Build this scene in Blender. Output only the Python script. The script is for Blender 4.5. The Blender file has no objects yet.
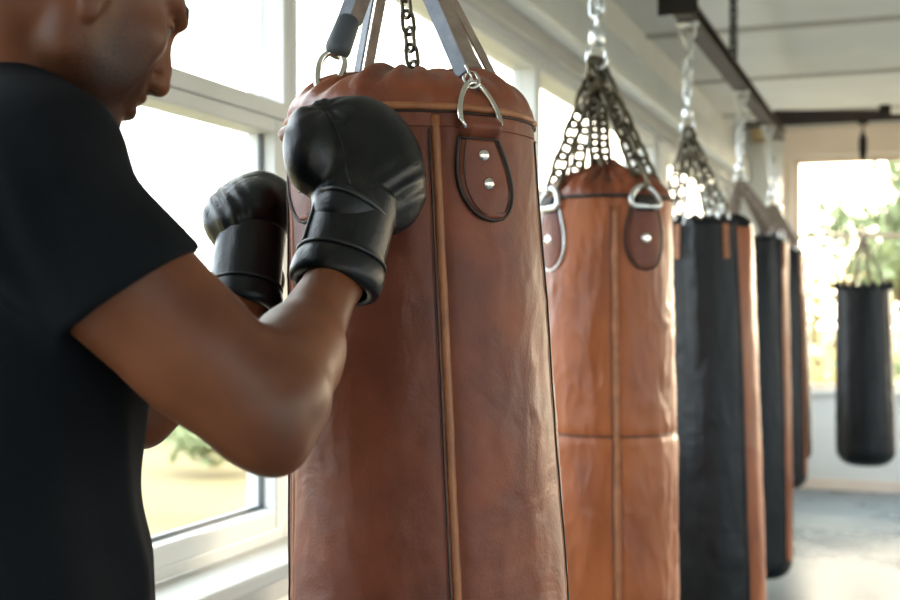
import bpy, math, random
import numpy as np
from mathutils import Vector, Matrix, noise

random.seed(7)
sc = bpy.context.scene
COL = sc.collection
PI = math.pi
EYE = 1.5
F_PX = 1250.0

def P(px, py, Y):
    """point at depth Y in front of the standpoint, from the survey of the photo"""
    return np.array([(px - 450) / F_PX * Y, Y, EYE + (310 - py) / F_PX * Y])

TH = math.atan(460 / 1250)
S_, C_ = math.sin(TH), math.cos(TH)
def R(lat, t, z):
    """room frame: lat to the right of the long axis, t along it"""
    return np.array([lat * C_ + t * S_, -lat * S_ + t * C_, z])

# ---------------------------------------------------------------- materials
def srgb(r, g, b):
    f = lambda c: ((c / 255) / 12.92) if c / 255 <= .04045 else (((c / 255) + .055) / 1.055) ** 2.4
    return (f(r), f(g), f(b), 1)

def nm(m):
    m.use_nodes = True
    return m.node_tree.nodes, m.node_tree.links

def mat(name, c1, c2=None, rough=.5, metal=0., nscale=8., detail=5., bump=0., bscale=60., bdist=.002, spec=.5,
        stretch=None, rough2=None, coat=0., bump2=0., b2scale=12.):
    m = bpy.data.materials.new(name)
    N, L = nm(m)
    b = N['Principled BSDF']
    b.inputs['Roughness'].default_value = rough
    b.inputs['Metallic'].default_value = metal
    b.inputs['Specular IOR Level'].default_value = spec
    b.inputs['Coat Weight'].default_value = coat
    tc = N.new('ShaderNodeTexCoord'); mp = N.new('ShaderNodeMapping')
    L.new(tc.outputs['Object'], mp.inputs[0])
    if stretch: mp.inputs['Scale'].default_value = stretch
    nz = N.new('ShaderNodeTexNoise'); nz.inputs['Scale'].default_value = nscale; nz.inputs['Detail'].default_value = detail
    L.new(mp.outputs[0], nz.inputs['Vector'])
    cr = N.new('ShaderNodeValToRGB')
    cr.color_ramp.elements[0].position = .32; cr.color_ramp.elements[1].position = .68
    cr.color_ramp.elements[0].color = c1; cr.color_ramp.elements[1].color = c2 or c1
    L.new(nz.outputs[0], cr.inputs[0]); L.new(cr.outputs[0], b.inputs['Base Color'])
    if rough2 is not None:
        mr = N.new('ShaderNodeMapRange'); mr.inputs['From Min'].default_value = .3; mr.inputs['From Max'].default_value = .7
        mr.inputs['To Min'].default_value = rough; mr.inputs['To Max'].default_value = rough2
        L.new(nz.outputs[0], mr.inputs[0]); L.new(mr.outputs[0], b.inputs['Roughness'])
    if bump:
        n2 = N.new('ShaderNodeTexNoise'); n2.inputs['Scale'].default_value = bscale; n2.inputs['Detail'].default_value = 4
        L.new(mp.outputs[0], n2.inputs['Vector'])
        bp = N.new('ShaderNodeBump'); bp.inputs['Strength'].default_value = bump; bp.inputs['Distance'].default_value = bdist
        L.new(n2.outputs[0], bp.inputs['Height'])
        if bump2:
            n3 = N.new('ShaderNodeTexNoise'); n3.inputs['Scale'].default_value = b2scale; n3.inputs['Detail'].default_value = 3
            n3.inputs['Distortion'].default_value = .8
            L.new(mp.outputs[0], n3.inputs['Vector'])
            bq = N.new('ShaderNodeBump'); bq.inputs['Strength'].default_value = bump2; bq.inputs['Distance'].default_value = .012
            L.new(n3.outputs[0], bq.inputs['Height']); L.new(bq.outputs[0], bp.inputs['Normal'])
        L.new(bp.outputs[0], b.inputs['Normal'])
    return m

M = {}
M['leather1'] = mat('brown_leather', srgb(88, 41, 25), srgb(122, 65, 42), .40, nscale=9, bump=.35, bscale=240, bdist=.0012, bump2=.45, b2scale=9, rough2=.55, spec=.3)
M['leather2'] = mat('tan_leather', srgb(116, 57, 24), srgb(152, 84, 42), .36, nscale=7, bump=.3, bscale=160, bump2=.4, b2scale=10, rough2=.5, stretch=(1, 1, .5), spec=.35)
M['crown'] = mat('crown_leather', srgb(96, 47, 27), srgb(130, 70, 42), .36, nscale=14, bump=.35, bscale=220, bdist=.0012, bump2=.3, b2scale=16, spec=.35)
M['piping'] = mat('tan_piping', srgb(128, 76, 42), srgb(154, 96, 56), .5, nscale=30, bump=.3, bscale=300)
M['stitch'] = mat('dark_stitching', srgb(28, 16, 12), srgb(40, 24, 18), .6)
M['black_leather'] = mat('black_leather', srgb(6, 8, 11), srgb(12, 15, 19), .40, nscale=10, bump=.3, bscale=200, bump2=.35, b2scale=12, rough2=.46, spec=.3)
M['glove'] = mat('glove_leather', srgb(4, 7, 10), srgb(9, 13, 17), .32, nscale=12, bump=.25, bscale=260, bdist=.001, bump2=.22, b2scale=22, rough2=.42, spec=.32)
M['glove_dark'] = mat('glove_edge', srgb(9, 11, 13), srgb(14, 17, 19), .4, bump=.2)
M['chrome'] = mat('steel_ring', srgb(196, 192, 184), srgb(214, 210, 204), .16, metal=1)
M['silver'] = mat('zinc_chain', srgb(205, 208, 208), srgb(228, 230, 230), .3, metal=.9, bump=.2)
M['darkchain'] = mat('aged_chain', srgb(72, 66, 54), srgb(110, 102, 84), .35, metal=.85, bump=.2)
M['blackchain'] = mat('black_chain', srgb(26, 24, 22), srgb(40, 36, 33), .5, metal=.5)
M['strap'] = mat('grey_strap', srgb(96, 104, 118), srgb(128, 134, 146), .5, nscale=40, bump=.4, bscale=400)
M['strap2'] = mat('brown_strap', srgb(104, 90, 80), srgb(138, 122, 108), .55, nscale=30, bump=.4, bscale=400)
M['sleeve'] = mat('rubber_sleeve', srgb(48, 54, 60), srgb(68, 74, 80), .6, bump=.3)
M['skin'] = mat('skin', srgb(78, 43, 25), srgb(108, 63, 38), .38, nscale=7, bump=.25, bscale=500, bdist=.0006, rough2=.52, spec=.28)
def stubble(m, c, r0, r1, dark=.55):
    N, L = m.node_tree.nodes, m.node_tree.links
    b = N['Principled BSDF']; src = b.inputs['Base Color'].links[0].from_socket
    tc = N.new('ShaderNodeTexCoord'); ds = N.new('ShaderNodeVectorMath'); ds.operation = 'DISTANCE'; ds.inputs[1].default_value = c
    mr = N.new('ShaderNodeMapRange'); mr.inputs['From Min'].default_value = r0; mr.inputs['From Max'].default_value = r1
    mr.inputs['To Min'].default_value = 1; mr.inputs['To Max'].default_value = 0; mr.interpolation_type = 'SMOOTHSTEP'
    nz = N.new('ShaderNodeTexNoise'); nz.inputs['Scale'].default_value = 350; mu = N.new('ShaderNodeMath'); mu.operation = 'MULTIPLY'
    mx = N.new('ShaderNodeMix'); mx.data_type = 'RGBA'; mx.inputs[7].default_value = (.012, .009, .008, 1)
    mu2 = N.new('ShaderNodeMath'); mu2.operation = 'MULTIPLY'; mu2.inputs[1].default_value = dark * 2
    L.new(tc.outputs['Object'], ds.inputs[0]); L.new(ds.outputs['Value'], mr.inputs[0]); L.new(tc.outputs['Object'], nz.inputs['Vector'])
    L.new(mr.outputs[0], mu.inputs[0]); L.new(nz.outputs[0], mu.inputs[1]); L.new(mu.outputs[0], mu2.inputs[0])
    L.new(mu2.outputs[0], mx.inputs[0]); L.new(src, mx.inputs[6]); L.new(mx.outputs[2], b.inputs['Base Color'])
M['shirt'] = mat('black_cotton', srgb(8, 11, 15), srgb(13, 17, 22), .9, nscale=5, bump=.3, bscale=500, bump2=.25, b2scale=9, spec=.12)
M['shorts'] = mat('charcoal_cloth', srgb(24, 25, 28), srgb(34, 36, 40), .85, bump=.3, spec=.2)
M['hair'] = mat('cropped_hair', srgb(18, 15, 14), srgb(44, 38, 36), .8, nscale=300, bump=.6, bscale=400)
M['lip'] = mat('lip', srgb(104, 60, 50), srgb(120, 72, 60), .4)
M['eye'] = mat('eye_white', srgb(96, 84, 76), None, .45)
M['iris'] = mat('iris', srgb(30, 18, 12), None, .35)
M['brow'] = mat('eyebrow', srgb(24, 18, 15), srgb(40, 30, 26), .9, nscale=200)
M['shoe'] = mat('shoe_canvas', srgb(30, 30, 32), srgb(42, 42, 46), .7)
M['sole'] = mat('rubber_sole', srgb(210, 208, 200), None, .7)
M['wall'] = mat('painted_plaster', srgb(222, 220, 215), srgb(230, 228, 224), .8, nscale=3, bump=.15, bscale=90)
M['ceiling'] = mat('ceiling_board', srgb(224, 224, 223), srgb(232, 232, 231), .85, nscale=2, bump=.1)
M['batten'] = mat('ceiling_batten', srgb(176, 174, 168), srgb(184, 182, 178), .8)
M['frame'] = mat('window_paint', srgb(200, 201, 196), srgb(212, 213, 209), .45, nscale=3, bump=.05)
M['beige'] = mat('beige_paint', srgb(228, 208, 190), srgb(234, 216, 200), .8, nscale=3)
M['steel_beam'] = mat('brown_steel', srgb(40, 29, 27), srgb(58, 43, 40), .6, metal=0, nscale=10, bump=.2)
M['gasket'] = mat('window_gasket', srgb(90, 94, 98), None, .7)
M['bark'] = mat('bark', srgb(80, 62, 46), srgb(110, 90, 70), .9, bump=.5)
M['leaf_y'] = mat('leaf_autumn', srgb(180, 166, 112), srgb(205, 186, 130), .7, nscale=2)
M['leaf_g'] = mat('leaf_green', srgb(110, 122, 84), srgb(150, 156, 110), .7, nscale=2)

def floor_mat():
    m = mat('epoxy_floor', srgb(84, 102, 114), srgb(118, 134, 144), .2, nscale=1.6, detail=8, rough2=.38, bump=.12, bscale=3.5, bdist=.01)
    return m
M['floor'] = floor_mat()
def ground_mat():
    m = mat('dry_meadow', srgb(104, 98, 64), srgb(140, 124, 86), .95, nscale=.35, detail=8, bump=.6, bscale=20, bdist=.05)
    return m
M['ground'] = ground_mat()

def glass_mat():
    m = bpy.data.materials.new('window_glass'); N, L = nm(m)
    N.clear()
    o = N.new('ShaderNodeOutputMaterial'); mx = N.new('ShaderNodeMixShader')
    tr = N.new('ShaderNodeBsdfTransparent'); tr.inputs[0].default_value = (.95, .97, .96, 1)
    gl = N.new('ShaderNodeBsdfGlossy'); gl.inputs['Roughness'].default_value = .02
    fr = N.new('ShaderNodeFresnel'); fr.inputs[0].default_value = 1.3
    ge = N.new('ShaderNodeNewGeometry'); inv = N.new('ShaderNodeMath'); inv.operation = 'SUBTRACT'; inv.inputs[0].default_value = 1
    mu = N.new('ShaderNodeMath'); mu.operation = 'MULTIPLY'
    L.new(ge.outputs['Backfacing'], inv.inputs[1]); L.new(fr.outputs[0], mu.inputs[0]); L.new(inv.outputs[0], mu.inputs[1])
    L.new(mu.outputs[0], mx.inputs[0]); L.new(tr.outputs[0], mx.inputs[1]); L.new(gl.outputs[0], mx.inputs[2]); L.new(mx.outputs[0], o.inputs[0])
    return m
M['glass'] = glass_mat()

# ---------------------------------------------------------------- mesh helpers
def mk(name, V, Fc, m, parent=None, origin=None, smooth=True, mats=None, midx=None):
    V = np.asarray(V, float)
    if origin is None:
        lo, hi = V.min(0), V.max(0)
        origin = np.array([(lo[0] + hi[0]) / 2, (lo[1] + hi[1]) / 2, lo[2]])
    origin = np.asarray(origin, float)
    me = bpy.data.meshes.new(name)
    me.from_pydata((V - origin).tolist(), [], [tuple(int(i) for i in f) for f in Fc])
    for mm in (mats or [m]): me.materials.append(mm)
    if midx is not None: me.polygons.foreach_set('material_index', np.asarray(midx, np.int32))
    if smooth: me.polygons.foreach_set('use_smooth', [True] * len(me.polygons))
    me.update()
    o = bpy.data.objects.new(name, me); COL.objects.link(o)
    o['w'] = origin.tolist()
    if parent is not None:
        o.parent = parent; o.location = origin - np.array(parent['w'][:])
    else:
        o.location = origin
    return o

def empty(name, loc, label, cat, group=None):
    o = bpy.data.objects.new(name, None); COL.objects.link(o)
    o.location = loc; o['w'] = [float(v) for v in loc]; o.empty_display_size = .1
    tag(o, label, cat, group)
    return o

def tag(o, label, cat, group=None):
    o['label'] = label; o['category'] = cat
    if group: o['group'] = group
    return o

def struct(o):
    o['kind'] = 'structure'
    return o

def auto_smooth(o, deg=35):
    o.data.set_sharp_from_angle(angle=math.radians(deg))

class MB:
    def __init__(s): s.V = []; s.F = []
    def add(s, V, Fc):
        k = len(s.V); s.V += [tuple(v) for v in V]; s.F += [tuple(i + k for i in f) for f in Fc]; return s
    def box8(s, c):
        return s.add(c, [(0, 3, 2, 1), (4, 5, 6, 7), (0, 1, 5, 4), (1, 2, 6, 5), (2, 3, 7, 6), (3, 0, 4, 7)])
    def rbox(s, l0, l1, t0, t1, z0, z1, bev=0):
        c = [R(l0, t0, z0), R(l1, t0, z0), R(l1, t1, z0), R(l0, t1, z0), R(l0, t0, z1), R(l1, t0, z1), R(l1, t1, z1), R(l0, t1, z1)]
        return s.box8(c)
    def tube(s, pts, r, n=10, closed=False, prof=None, up=None, cap=True):
        pts = [np.asarray(p, float) for p in pts]; m = len(pts)
        V = []; N0 = None
        if prof is None: prof = [(math.cos(2 * PI * i / n), math.sin(2 * PI * i / n)) for i in range(n)]
        n = len(prof)
        for i in range(m):
            if closed: T = pts[(i + 1) % m] - pts[i - 1]
            else: T = pts[min(i + 1, m - 1)] - pts[max(i - 1, 0)]
            T = T / (np.linalg.norm(T) + 1e-12)
            if N0 is None:
                N0 = np.array(up, float) if up is not None else (np.array([0, 0, 1.]) if abs(T[2]) < .9 else np.array([1., 0, 0]))
            N0 = N0 - T * N0.dot(T); N0 = N0 / (np.linalg.norm(N0) + 1e-12)
            B = np.cross(T, N0)
            rr = r[i] if hasattr(r, '__len__') else r
            for a, b in prof: V.append(pts[i] + rr * (a * N0 + b * B))
        Fc = []
        for i in range(m if closed else m - 1):
            j = (i + 1) % m
            for q in range(n):
                q2 = (q + 1) % n
                Fc.append((i * n + q, i * n + q2, j * n + q2, j * n + q))
        if not closed and cap:
            Fc.append(tuple(range(n - 1, -1, -1))); Fc.append(tuple((m - 1) * n + q for q in range(n)))
        return s.add(V, Fc)
    def disc(s, c, nrm, r, h, n=16):
        """domed rivet"""
        c = np.asarray(c, float); nrm = np.asarray(nrm, float); nrm = nrm / np.linalg.norm(nrm)
        a = np.cross(nrm, [0, 0, 1.]); a /= np.linalg.norm(a); b = np.cross(nrm, a)
        V = []; Fc = []
        rings = [(1, -.3), (1, .25), (.85, .7), (.5, .95)]
        for rr, hh in rings:
            for i in range(n):
                t = 2 * PI * i / n
                V.append(c + r * rr * (a * math.cos(t) + b * math.sin(t)) + nrm * h * hh)
        for k in range(len(rings) - 1):
            for i in range(n):
                j = (i + 1) % n
                Fc.append((k * n + i, k * n + j, (k + 1) * n + j, (k + 1) * n + i))
        V.append(c + nrm * h); top = len(V) - 1
        for i in range(n): Fc.append(((len(rings) - 1) * n + i, (len(rings) - 1) * n + (i + 1) % n, top))
        return s.add(V, Fc)
    def link(s, c, T, N, L, w, r, n=14, k=7):
        """stadium chain link centred at c, long axis T, wide axis N"""
        c = np.asarray(c, float); pts = []
        hl = L / 2 - w / 2; R0 = w / 2
        for i in range(n // 2 + 1):
            a = -PI / 2 + PI * i / (n // 2); pts.append(c + T * (hl + R0 * math.cos(a)) + N * (R0 * math.sin(a)))
        for i in range(n // 2 + 1):
            a = PI / 2 + PI * i / (n // 2); pts.append(c + T * (-hl + R0 * math.cos(a)) + N * (R0 * math.sin(a)))
        return s.tube(pts, r, k, closed=True, up=np.cross(T, N))
    def chain(s, a, b, L=.042, w=.024, r=.0035, sag=0):
        a = np.asarray(a, float); b = np.asarray(b, float)
        D = b - a; tot = np.linalg.norm(D); T = D / tot
        pitch = L - 4 * r * .9 + r * .4
        n = max(1, int(round(tot / pitch))); pitch = tot / n
        N1 = np.cross(T, [0, 1., 0]) if abs(T[1]) < .9 else np.cross(T, [1., 0, 0]); N1 /= np.linalg.norm(N1); N2 = np.cross(T, N1)
        q = PI / 5
        A = N1 * math.cos(q) + N2 * math.sin(q); B = -N1 * math.sin(q) + N2 * math.cos(q)
        for i in range(n):
            s.link(a + T * pitch * (i + .5), T, A if i % 2 else B, L, w, r)
        return s
    def build(s, name, m, parent=None, origin=None, smooth=True, deg=None):
        o = mk(name, s.V, s.F, m, parent, origin, smooth)
        if deg: auto_smooth(o, deg)
        return o

def grid_faces(nu, nv, wrap_u=False):
    Fc = []
    for j in range(nv - 1):
        for i in range(nu if wrap_u else nu - 1):
            i2 = (i + 1) % nu
            Fc.append((j * nu + i, j * nu + i2, (j + 1) * nu + i2, (j + 1) * nu + i))
    return Fc

def bevel(o, w=.004, seg=2):
    md = o.modifiers.new('bevel', 'BEVEL'); md.width = w; md.segments = seg; md.limit_method = 'ANGLE'
    return o

# ---------------------------------------------------------------- signed distance sculpting
class Field:
    def __init__(s, lo, hi, h):
        s.h = h; s.lo = np.array(lo, float)
        n = [int(math.ceil((hi[i] - lo[i]) / h)) + 1 for i in range(3)]
        s.ax = [(s.lo[i] + h * np.arange(n[i])).astype(np.float32) for i in range(3)]
        s.F = np.full(n, 1.0, np.float32)
    def sub(s, lo, hi):
        sl = []
        for i in range(3):
            a = int(np.searchsorted(s.ax[i], lo[i])); b = int(np.searchsorted(s.ax[i], hi[i]))
            if b <= a: return None
            sl.append(slice(a, b))
        X = s.ax[0][sl[0]][:, None, None]; Y = s.ax[1][sl[1]][None, :, None]; Z = s.ax[2][sl[2]][None, None, :]
        return tuple(sl), X, Y, Z
    def comb(s, sl, d, k, op):
        A = s.F[sl]
        if op == 'sub': d = -d
        if op in ('sub', 'int'):
            hh = np.maximum(k - np.abs(A - d), 0) / max(k, 1e-6); s.F[sl] = np.maximum(A, d) + hh * hh * k * .25
        else:
            hh = np.maximum(k - np.abs(A - d), 0) / max(k, 1e-6); s.F[sl] = np.minimum(A, d) - hh * hh * k * .25
    def cone(s, a, b, ra, rb, k=.02, op='add'):
        a = np.asarray(a, float); b = np.asarray(b, float); m = max(ra, rb) + k + 4 * s.h
        q = s.sub(np.minimum(a, b) - m, np.maximum(a, b) + m)
        if q is None: return
        sl, X, Y, Z = q
        d = b - a; L2 = d.dot(d) + 1e-12
        t = np.clip(((X - a[0]) * d[0] + (Y - a[1]) * d[1] + (Z - a[2]) * d[2]) / L2, 0, 1).astype(np.float32)
        dist = np.sqrt((X - a[0] - t * d[0]) ** 2 + (Y - a[1] - t * d[1]) ** 2 + (Z - a[2] - t * d[2]) ** 2) - (ra + (rb - ra) * t)
        s.comb(sl, dist.astype(np.float32), k, op)
    def ell(s, c, r, Rm=None, k=.02, op='add'):
        c = np.asarray(c, float); r = np.asarray(r, float); Rm = np.eye(3) if Rm is None else Rm
        ext = np.sqrt(((Rm * r[None, :]) ** 2).sum(1)) + k + 4 * s.h
        q = s.sub(c - ext, c + ext)
        if q is None: return
        sl, X, Y, Z = q
        X = X - c[0]; Y = Y - c[1]; Z = Z - c[2]
        u = [(X * Rm[0, i] + Y * Rm[1, i] + Z * Rm[2, i]) for i in range(3)]
        k0 = np.sqrt(sum((u[i] / r[i]) ** 2 for i in range(3))); k1 = np.sqrt(sum((u[i] / r[i] ** 2) ** 2 for i in range(3))) + 1e-6
        s.comb(sl, (k0 * (k0 - 1) / k1).astype(np.float32), k, op)
    def cyl(s, c, Rm, r1, r2, h, k=.02, rnd=.02, op='add'):
        """elliptic cylinder, local axes columns of Rm, half height h"""
        ext = np.sqrt((r1 * Rm[:, 0]) ** 2 + (r2 * Rm[:, 1]) ** 2 + (h * Rm[:, 2]) ** 2) * 1.3 + k + 4 * s.h
        q = s.sub(np.asarray(c) - ext, np.asarray(c) + ext)
        if q is None: return
        sl, X, Y, Z = q
        X = X - c[0]; Y = Y - c[1]; Z = Z - c[2]
        u = [(X * Rm[0, i] + Y * Rm[1, i] + Z * Rm[2, i]) for i in range(3)]
        k0 = np.sqrt((u[0] / r1) ** 2 + (u[1] / r2) ** 2); k1 = np.sqrt((u[0] / r1 ** 2) ** 2 + (u[1] / r2 ** 2) ** 2) + 1e-6
        d1 = k0 * (k0 - 1) / k1 + rnd; d2 = np.abs(u[2]) - h + rnd
        d1, d2 = np.broadcast_arrays(d1, d2)
        dist = np.minimum(np.maximum(d1, d2), 0) + np.sqrt(np.maximum(d1, 0) ** 2 + np.maximum(d2, 0) ** 2) - rnd
        s.comb(sl, dist.astype(np.float32), k, op)
    def plane(s, p, n, k=.004, lo=None, hi=None):
        """cut away the side n points to, inside a box"""
        q = s.sub(lo, hi); sl, X, Y, Z = q
        n = np.asarray(n, float); n = n / np.linalg.norm(n)
        d = ((X - p[0]) * n[0] + (Y - p[1]) * n[1] + (Z - p[2]) * n[2]).astype(np.float32)
        s.comb(sl, d, k, 'int')
    def warp(s, fn, lo=None, hi=None):
        lo = s.lo if lo is None else lo; hi = s.lo + s.h * np.array(s.F.shape) if hi is None else hi
        sl, X, Y, Z = s.sub(lo, hi); s.F[sl] += fn(X, Y, Z).astype(np.float32)
    def mesh(s):
        F = s.F; nx, ny, nz = F.shape
        I = F < 0
        c = I[:-1, :-1, :-1].astype(np.int8)
        tot = sum(I[i:nx - 1 + i, j:ny - 1 + j, k:nz - 1 + k].astype(np.int8) for i in (0, 1) for j in (0, 1) for k in (0, 1))
        act = np.argwhere((tot > 0) & (tot < 8))
        idx = np.full((nx - 1, ny - 1, nz - 1), -1, np.int32)
        idx[act[:, 0], act[:, 1], act[:, 2]] = np.arange(len(act))
        cor = [(i, j, k) for i in (0, 1) for j in (0, 1) for k in (0, 1)]
        val = np.stack([F[act[:, 0] + i, act[:, 1] + j, act[:, 2] + k] for i, j, k in cor], 1)
        acc = np.zeros((len(act), 3)); cnt = np.zeros(len(act))
        for a in range(8):
            for b in range(a + 1, 8):
                if sum(abs(cor[a][q] - cor[b][q]) for q in range(3)) != 1: continue
                va, vb = val[:, a], val[:, b]; m = (va < 0) != (vb < 0)
                t = np.where(m, va / np.where(m, va - vb, 1), 0)
                pa = np.array(cor[a], float); pb = np.array(cor[b], float)
                acc += np.where(m[:, None], pa + t[:, None] * (pb - pa), 0); cnt += m
        V = s.lo + s.h * (act + acc / cnt[:, None])
        Fs = []
        for axis in range(3):
            sl0 = [slice(None)] * 3; sl1 = [slice(None)] * 3
            sl0[axis] = slice(0, -1); sl1[axis] = slice(1, None)
            ch = np.argwhere(I[tuple(sl0)] != I[tuple(sl1)])
            u, v = (axis + 1) % 3, (axis + 2) % 3
            ok = (ch[:, u] > 0) & (ch[:, v] > 0) & (ch[:, u] < F.shape[u] - 1) & (ch[:, v] < F.shape[v] - 1)
            ch = ch[ok]
            ins = I[ch[:, 0], ch[:, 1], ch[:, 2]]
            def g(du, dv):
                q = ch.copy(); q[:, u] += du; q[:, v] += dv
                return idx[q[:, 0], q[:, 1], q[:, 2]]
            quad = np.stack([g(-1, -1), g(0, -1), g(0, 0), g(-1, 0)], 1)
            quad[~ins] = quad[~ins][:, ::-1]
            Fs.append(quad)
        return V, np.concatenate(Fs)

# ================================================================= THE ROOM
LAT0, LAT1, T0, T1, ZC = -1.40, 4.6, -3.6, 10.9, 3.05
WT = .22
def rb(name, l0, l1, t0, t1, z0, z1, m, bv=0, parent=None, origin=None):
    o = MB().rbox(l0, l1, t0, t1, z0, z1).build(name, m, parent, origin, smooth=False)
    if bv: bevel(o, bv)
    return o
struct(rb('floor', LAT0 - WT, LAT1 + WT, T0 - WT, T1 + WT, -.2, 0, M['floor']))
struct(rb('ceiling', LAT0 - WT, LAT1 + WT, T0 - WT, T1 + WT, ZC, ZC + .2, M['ceiling']))

ZS, ZT = .95, 2.53          # side window sill / head
left_openings = [(-3.3, 7.42), (7.72, 10.45)]
def side_wall(name, l0, l1, ops, z0, z1):
    mb = MB()
    mb.rbox(l0, l1, T0 - WT, T1 + WT, 0, z0); mb.rbox(l0, l1, T0 - WT, T1 + WT, z1, ZC)
    e = [T0 - WT] + [v for o in ops for v in o] + [T1 + WT]
    for a, b in zip(e[0::2], e[1::2]): mb.rbox(l0, l1, a, b, z0, z1)
    return struct(mb.build(name, M['wall'], smooth=False))
side_wall('wall_left', LAT0 - WT, LAT0, left_openings, ZS - .03, ZT)
right_openings = [(-2.6, .6), (1.4, 4.6), (5.4, 8.6)]
side_wall('wall_right', LAT1, LAT1 + WT, right_openings, .9, 2.6)
def end_wall(name, t0, t1, ops, z0, z1):
    mb = MB()
    mb.rbox(LAT0, LAT1, t0, t1, 0, z0); mb.rbox(LAT0, LAT1, t0, t1, z1, ZC)
    e = [LAT0] + [v for o in ops for v in o] + [LAT1]
    for a, b in zip(e[0::2], e[1::2]): mb.rbox(a, b, t0, t1, z0, z1)
    return struct(mb.build(name, M['wall'], smooth=False))
back_openings = [(-.93, 1.35), (1.75, 4.03)]
end_wall('wall_back', T1, T1 + WT, back_openings, .83, 2.79)
front_openings = [(2.4, 4.2)]  # unseen window behind the camera, added and kept small for fill light
end_wall('wall_front', T0 - WT, T0, front_openings, .83, 2.6)

# left windows: a ribbon of two-row units
FR = M['frame']
wn = 0
def left_unit(t0, t1, lattrans=1.955):
    global wn
    wn += 1
    l = LAT0
    f = MB()
    m = .036
    ft, fb = lattrans + .04, lattrans
    # fixed outer frame
    f.rbox(l - .12, l - .02, t0, t0 + m, ZS, ZT); f.rbox(l - .12, l - .02, t1 - m, t1, ZS, ZT)
    f.rbox(l - .12, l - .02, t0 + m, t1 - m, ZS, ZS + .03); f.rbox(l - .12, l - .02, t0 + m, t1 - m, ZT - .05, ZT)
    f.rbox(l - .12, l - .005, t0 + m, t1 - m, fb, ft)
    o = f.build('window_%d' % wn, FR, smooth=False); struct(o); bevel(o, .004)
    # opening casement in the lower row
    c = MB(); a0, a1, z0, z1, w = t0 + m, t1 - m, ZS + .03, fb, .06
    c.rbox(l - .09, l - .01, a0, a0 + w, z0, z1); c.rbox(l - .09, l - .01, a1 - w, a1, z0, z1)
    c.rbox(l - .09, l - .01, a0 + w, a1 - w, z0, z0 + w * .8); c.rbox(l - .09, l - .01, a0 + w, a1 - w, z1 - w * .6, z1)
    cc = bevel(c.build('casement', FR, o, smooth=False), .005)
    g = MB(); g.rbox(l - .058, l - .052, a0 + w, a1 - w, z0 + w * .8, z1 - w * .6); g.build('glass_pane', M['glass'], cc, smooth=False)
    k = MB()
    k.rbox(l - .055, l - .045, a0 + w, a1 - w, z0 + w * .8, z0 + w * .8 + .008); k.rbox(l - .055, l - .045, a1 - w - .008, a1 - w, z0 + w * .8, z1 - w * .6)
    k.rbox(l - .055, l - .045, a0 + w, a0 + w + .008, z0 + w * .8, z1 - w * .6)
    k.build('gasket', M['gasket'], cc, smooth=False)
    g = MB(); g.rbox(l - .083, l - .077, a0, a1, ft, ZT - .05); g.build('glass_pane', M['glass'], o, smooth=False)
    h = MB(); zc = 1.45
    h.rbox(l - .012, l + .004, a0 + .018, a0 + .042, zc - .06, zc + .03); h.rbox(l + .004, l + .03, a0 + .024, a0 + .036, zc - .01, zc + .01)
    h.rbox(l + .022, l + .036, a0 + .02, a0 + .04, zc - .13, zc + .012)
    bevel(h.build('window_handle', M['silver'], cc, smooth=False), .002)
edges = [-3.3, -1.47, .63, 2.735, 4.90, 7.42]
for a, b in zip(edges[:-1], edges[1:]): left_unit(a, b)
left_unit(7.72, 10.45)
for i, (a, b) in enumerate(((-3.3 - .05, 7.47), (7.67, 10.5))):
    o = rb('trim_%d' % (1 + i), LAT0 - .03, LAT0 + .13, a, b, ZS - .035, ZS, FR, .008); struct(o)
    o = rb('trim_%d' % (3 + i), LAT0, LAT0 + .05, a, b, ZS - .11, ZS - .035, M['batten'], .004); struct(o)
# projecting head band over the ribbon, with its darker lower lip
o = MB().rbox(LAT0, LAT0 + .13, T0, T1, ZT + .06, ZT + .24).build('trim_5', FR, smooth=False); struct(bevel(o, .01))
o = MB().rbox(LAT0, LAT0 + .05, T0, T1, ZT, ZT + .06).build('trim_6', M['batten'], smooth=False); struct(o)
# end and right windows
def plain_window(kind, a0, a1, z0, z1, trans):
    global wn
    wn += 1
    def bx(mb, u0, u1, zz0, zz1, d0, d1):
        if kind == 'back': mb.rbox(u0, u1, T1 + d0, T1 + d1, zz0, zz1)
        elif kind == 'front': mb.rbox(u0, u1, T0 - d1, T0 - d0, zz0, zz1)
        else: mb.rbox(LAT1 + d0, LAT1 + d1, u0, u1, zz0, zz1)
    f = MB(); w = .05
    bx(f, a0, a0 + w, z0, z1, .08, .16); bx(f, a1 - w, a1, z0, z1, .08, .16)
    bx(f, a0 + w, a1 - w, z0, z0 + w, .08, .16); bx(f, a0 + w, a1 - w, z1 - w, z1, .08, .16)
    bx(f, a0 + w, a1 - w, trans - .02, trans + .02, .08, .16)
    o = bevel(struct(f.build('window_%d' % wn, M['beige'] if kind == 'back' else FR, smooth=False)), .004)
    for p0, p1 in ((z0 + w, trans - .02), (trans + .02, z1 - w)):
        g = MB(); bx(g, a0 + w, a1 - w, p0, p1, .117, .123); g.build('glass_pane', M['glass'], o, smooth=False)
for a, b in back_openings: plain_window('back', a, b, .83, 2.79, 2.12)
for a, b in front_openings: plain_window('front', a, b, .83, 2.6, 2.0)
for a, b in right_openings: plain_window('right', a, b, .9, 2.6, 2.0)
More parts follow.
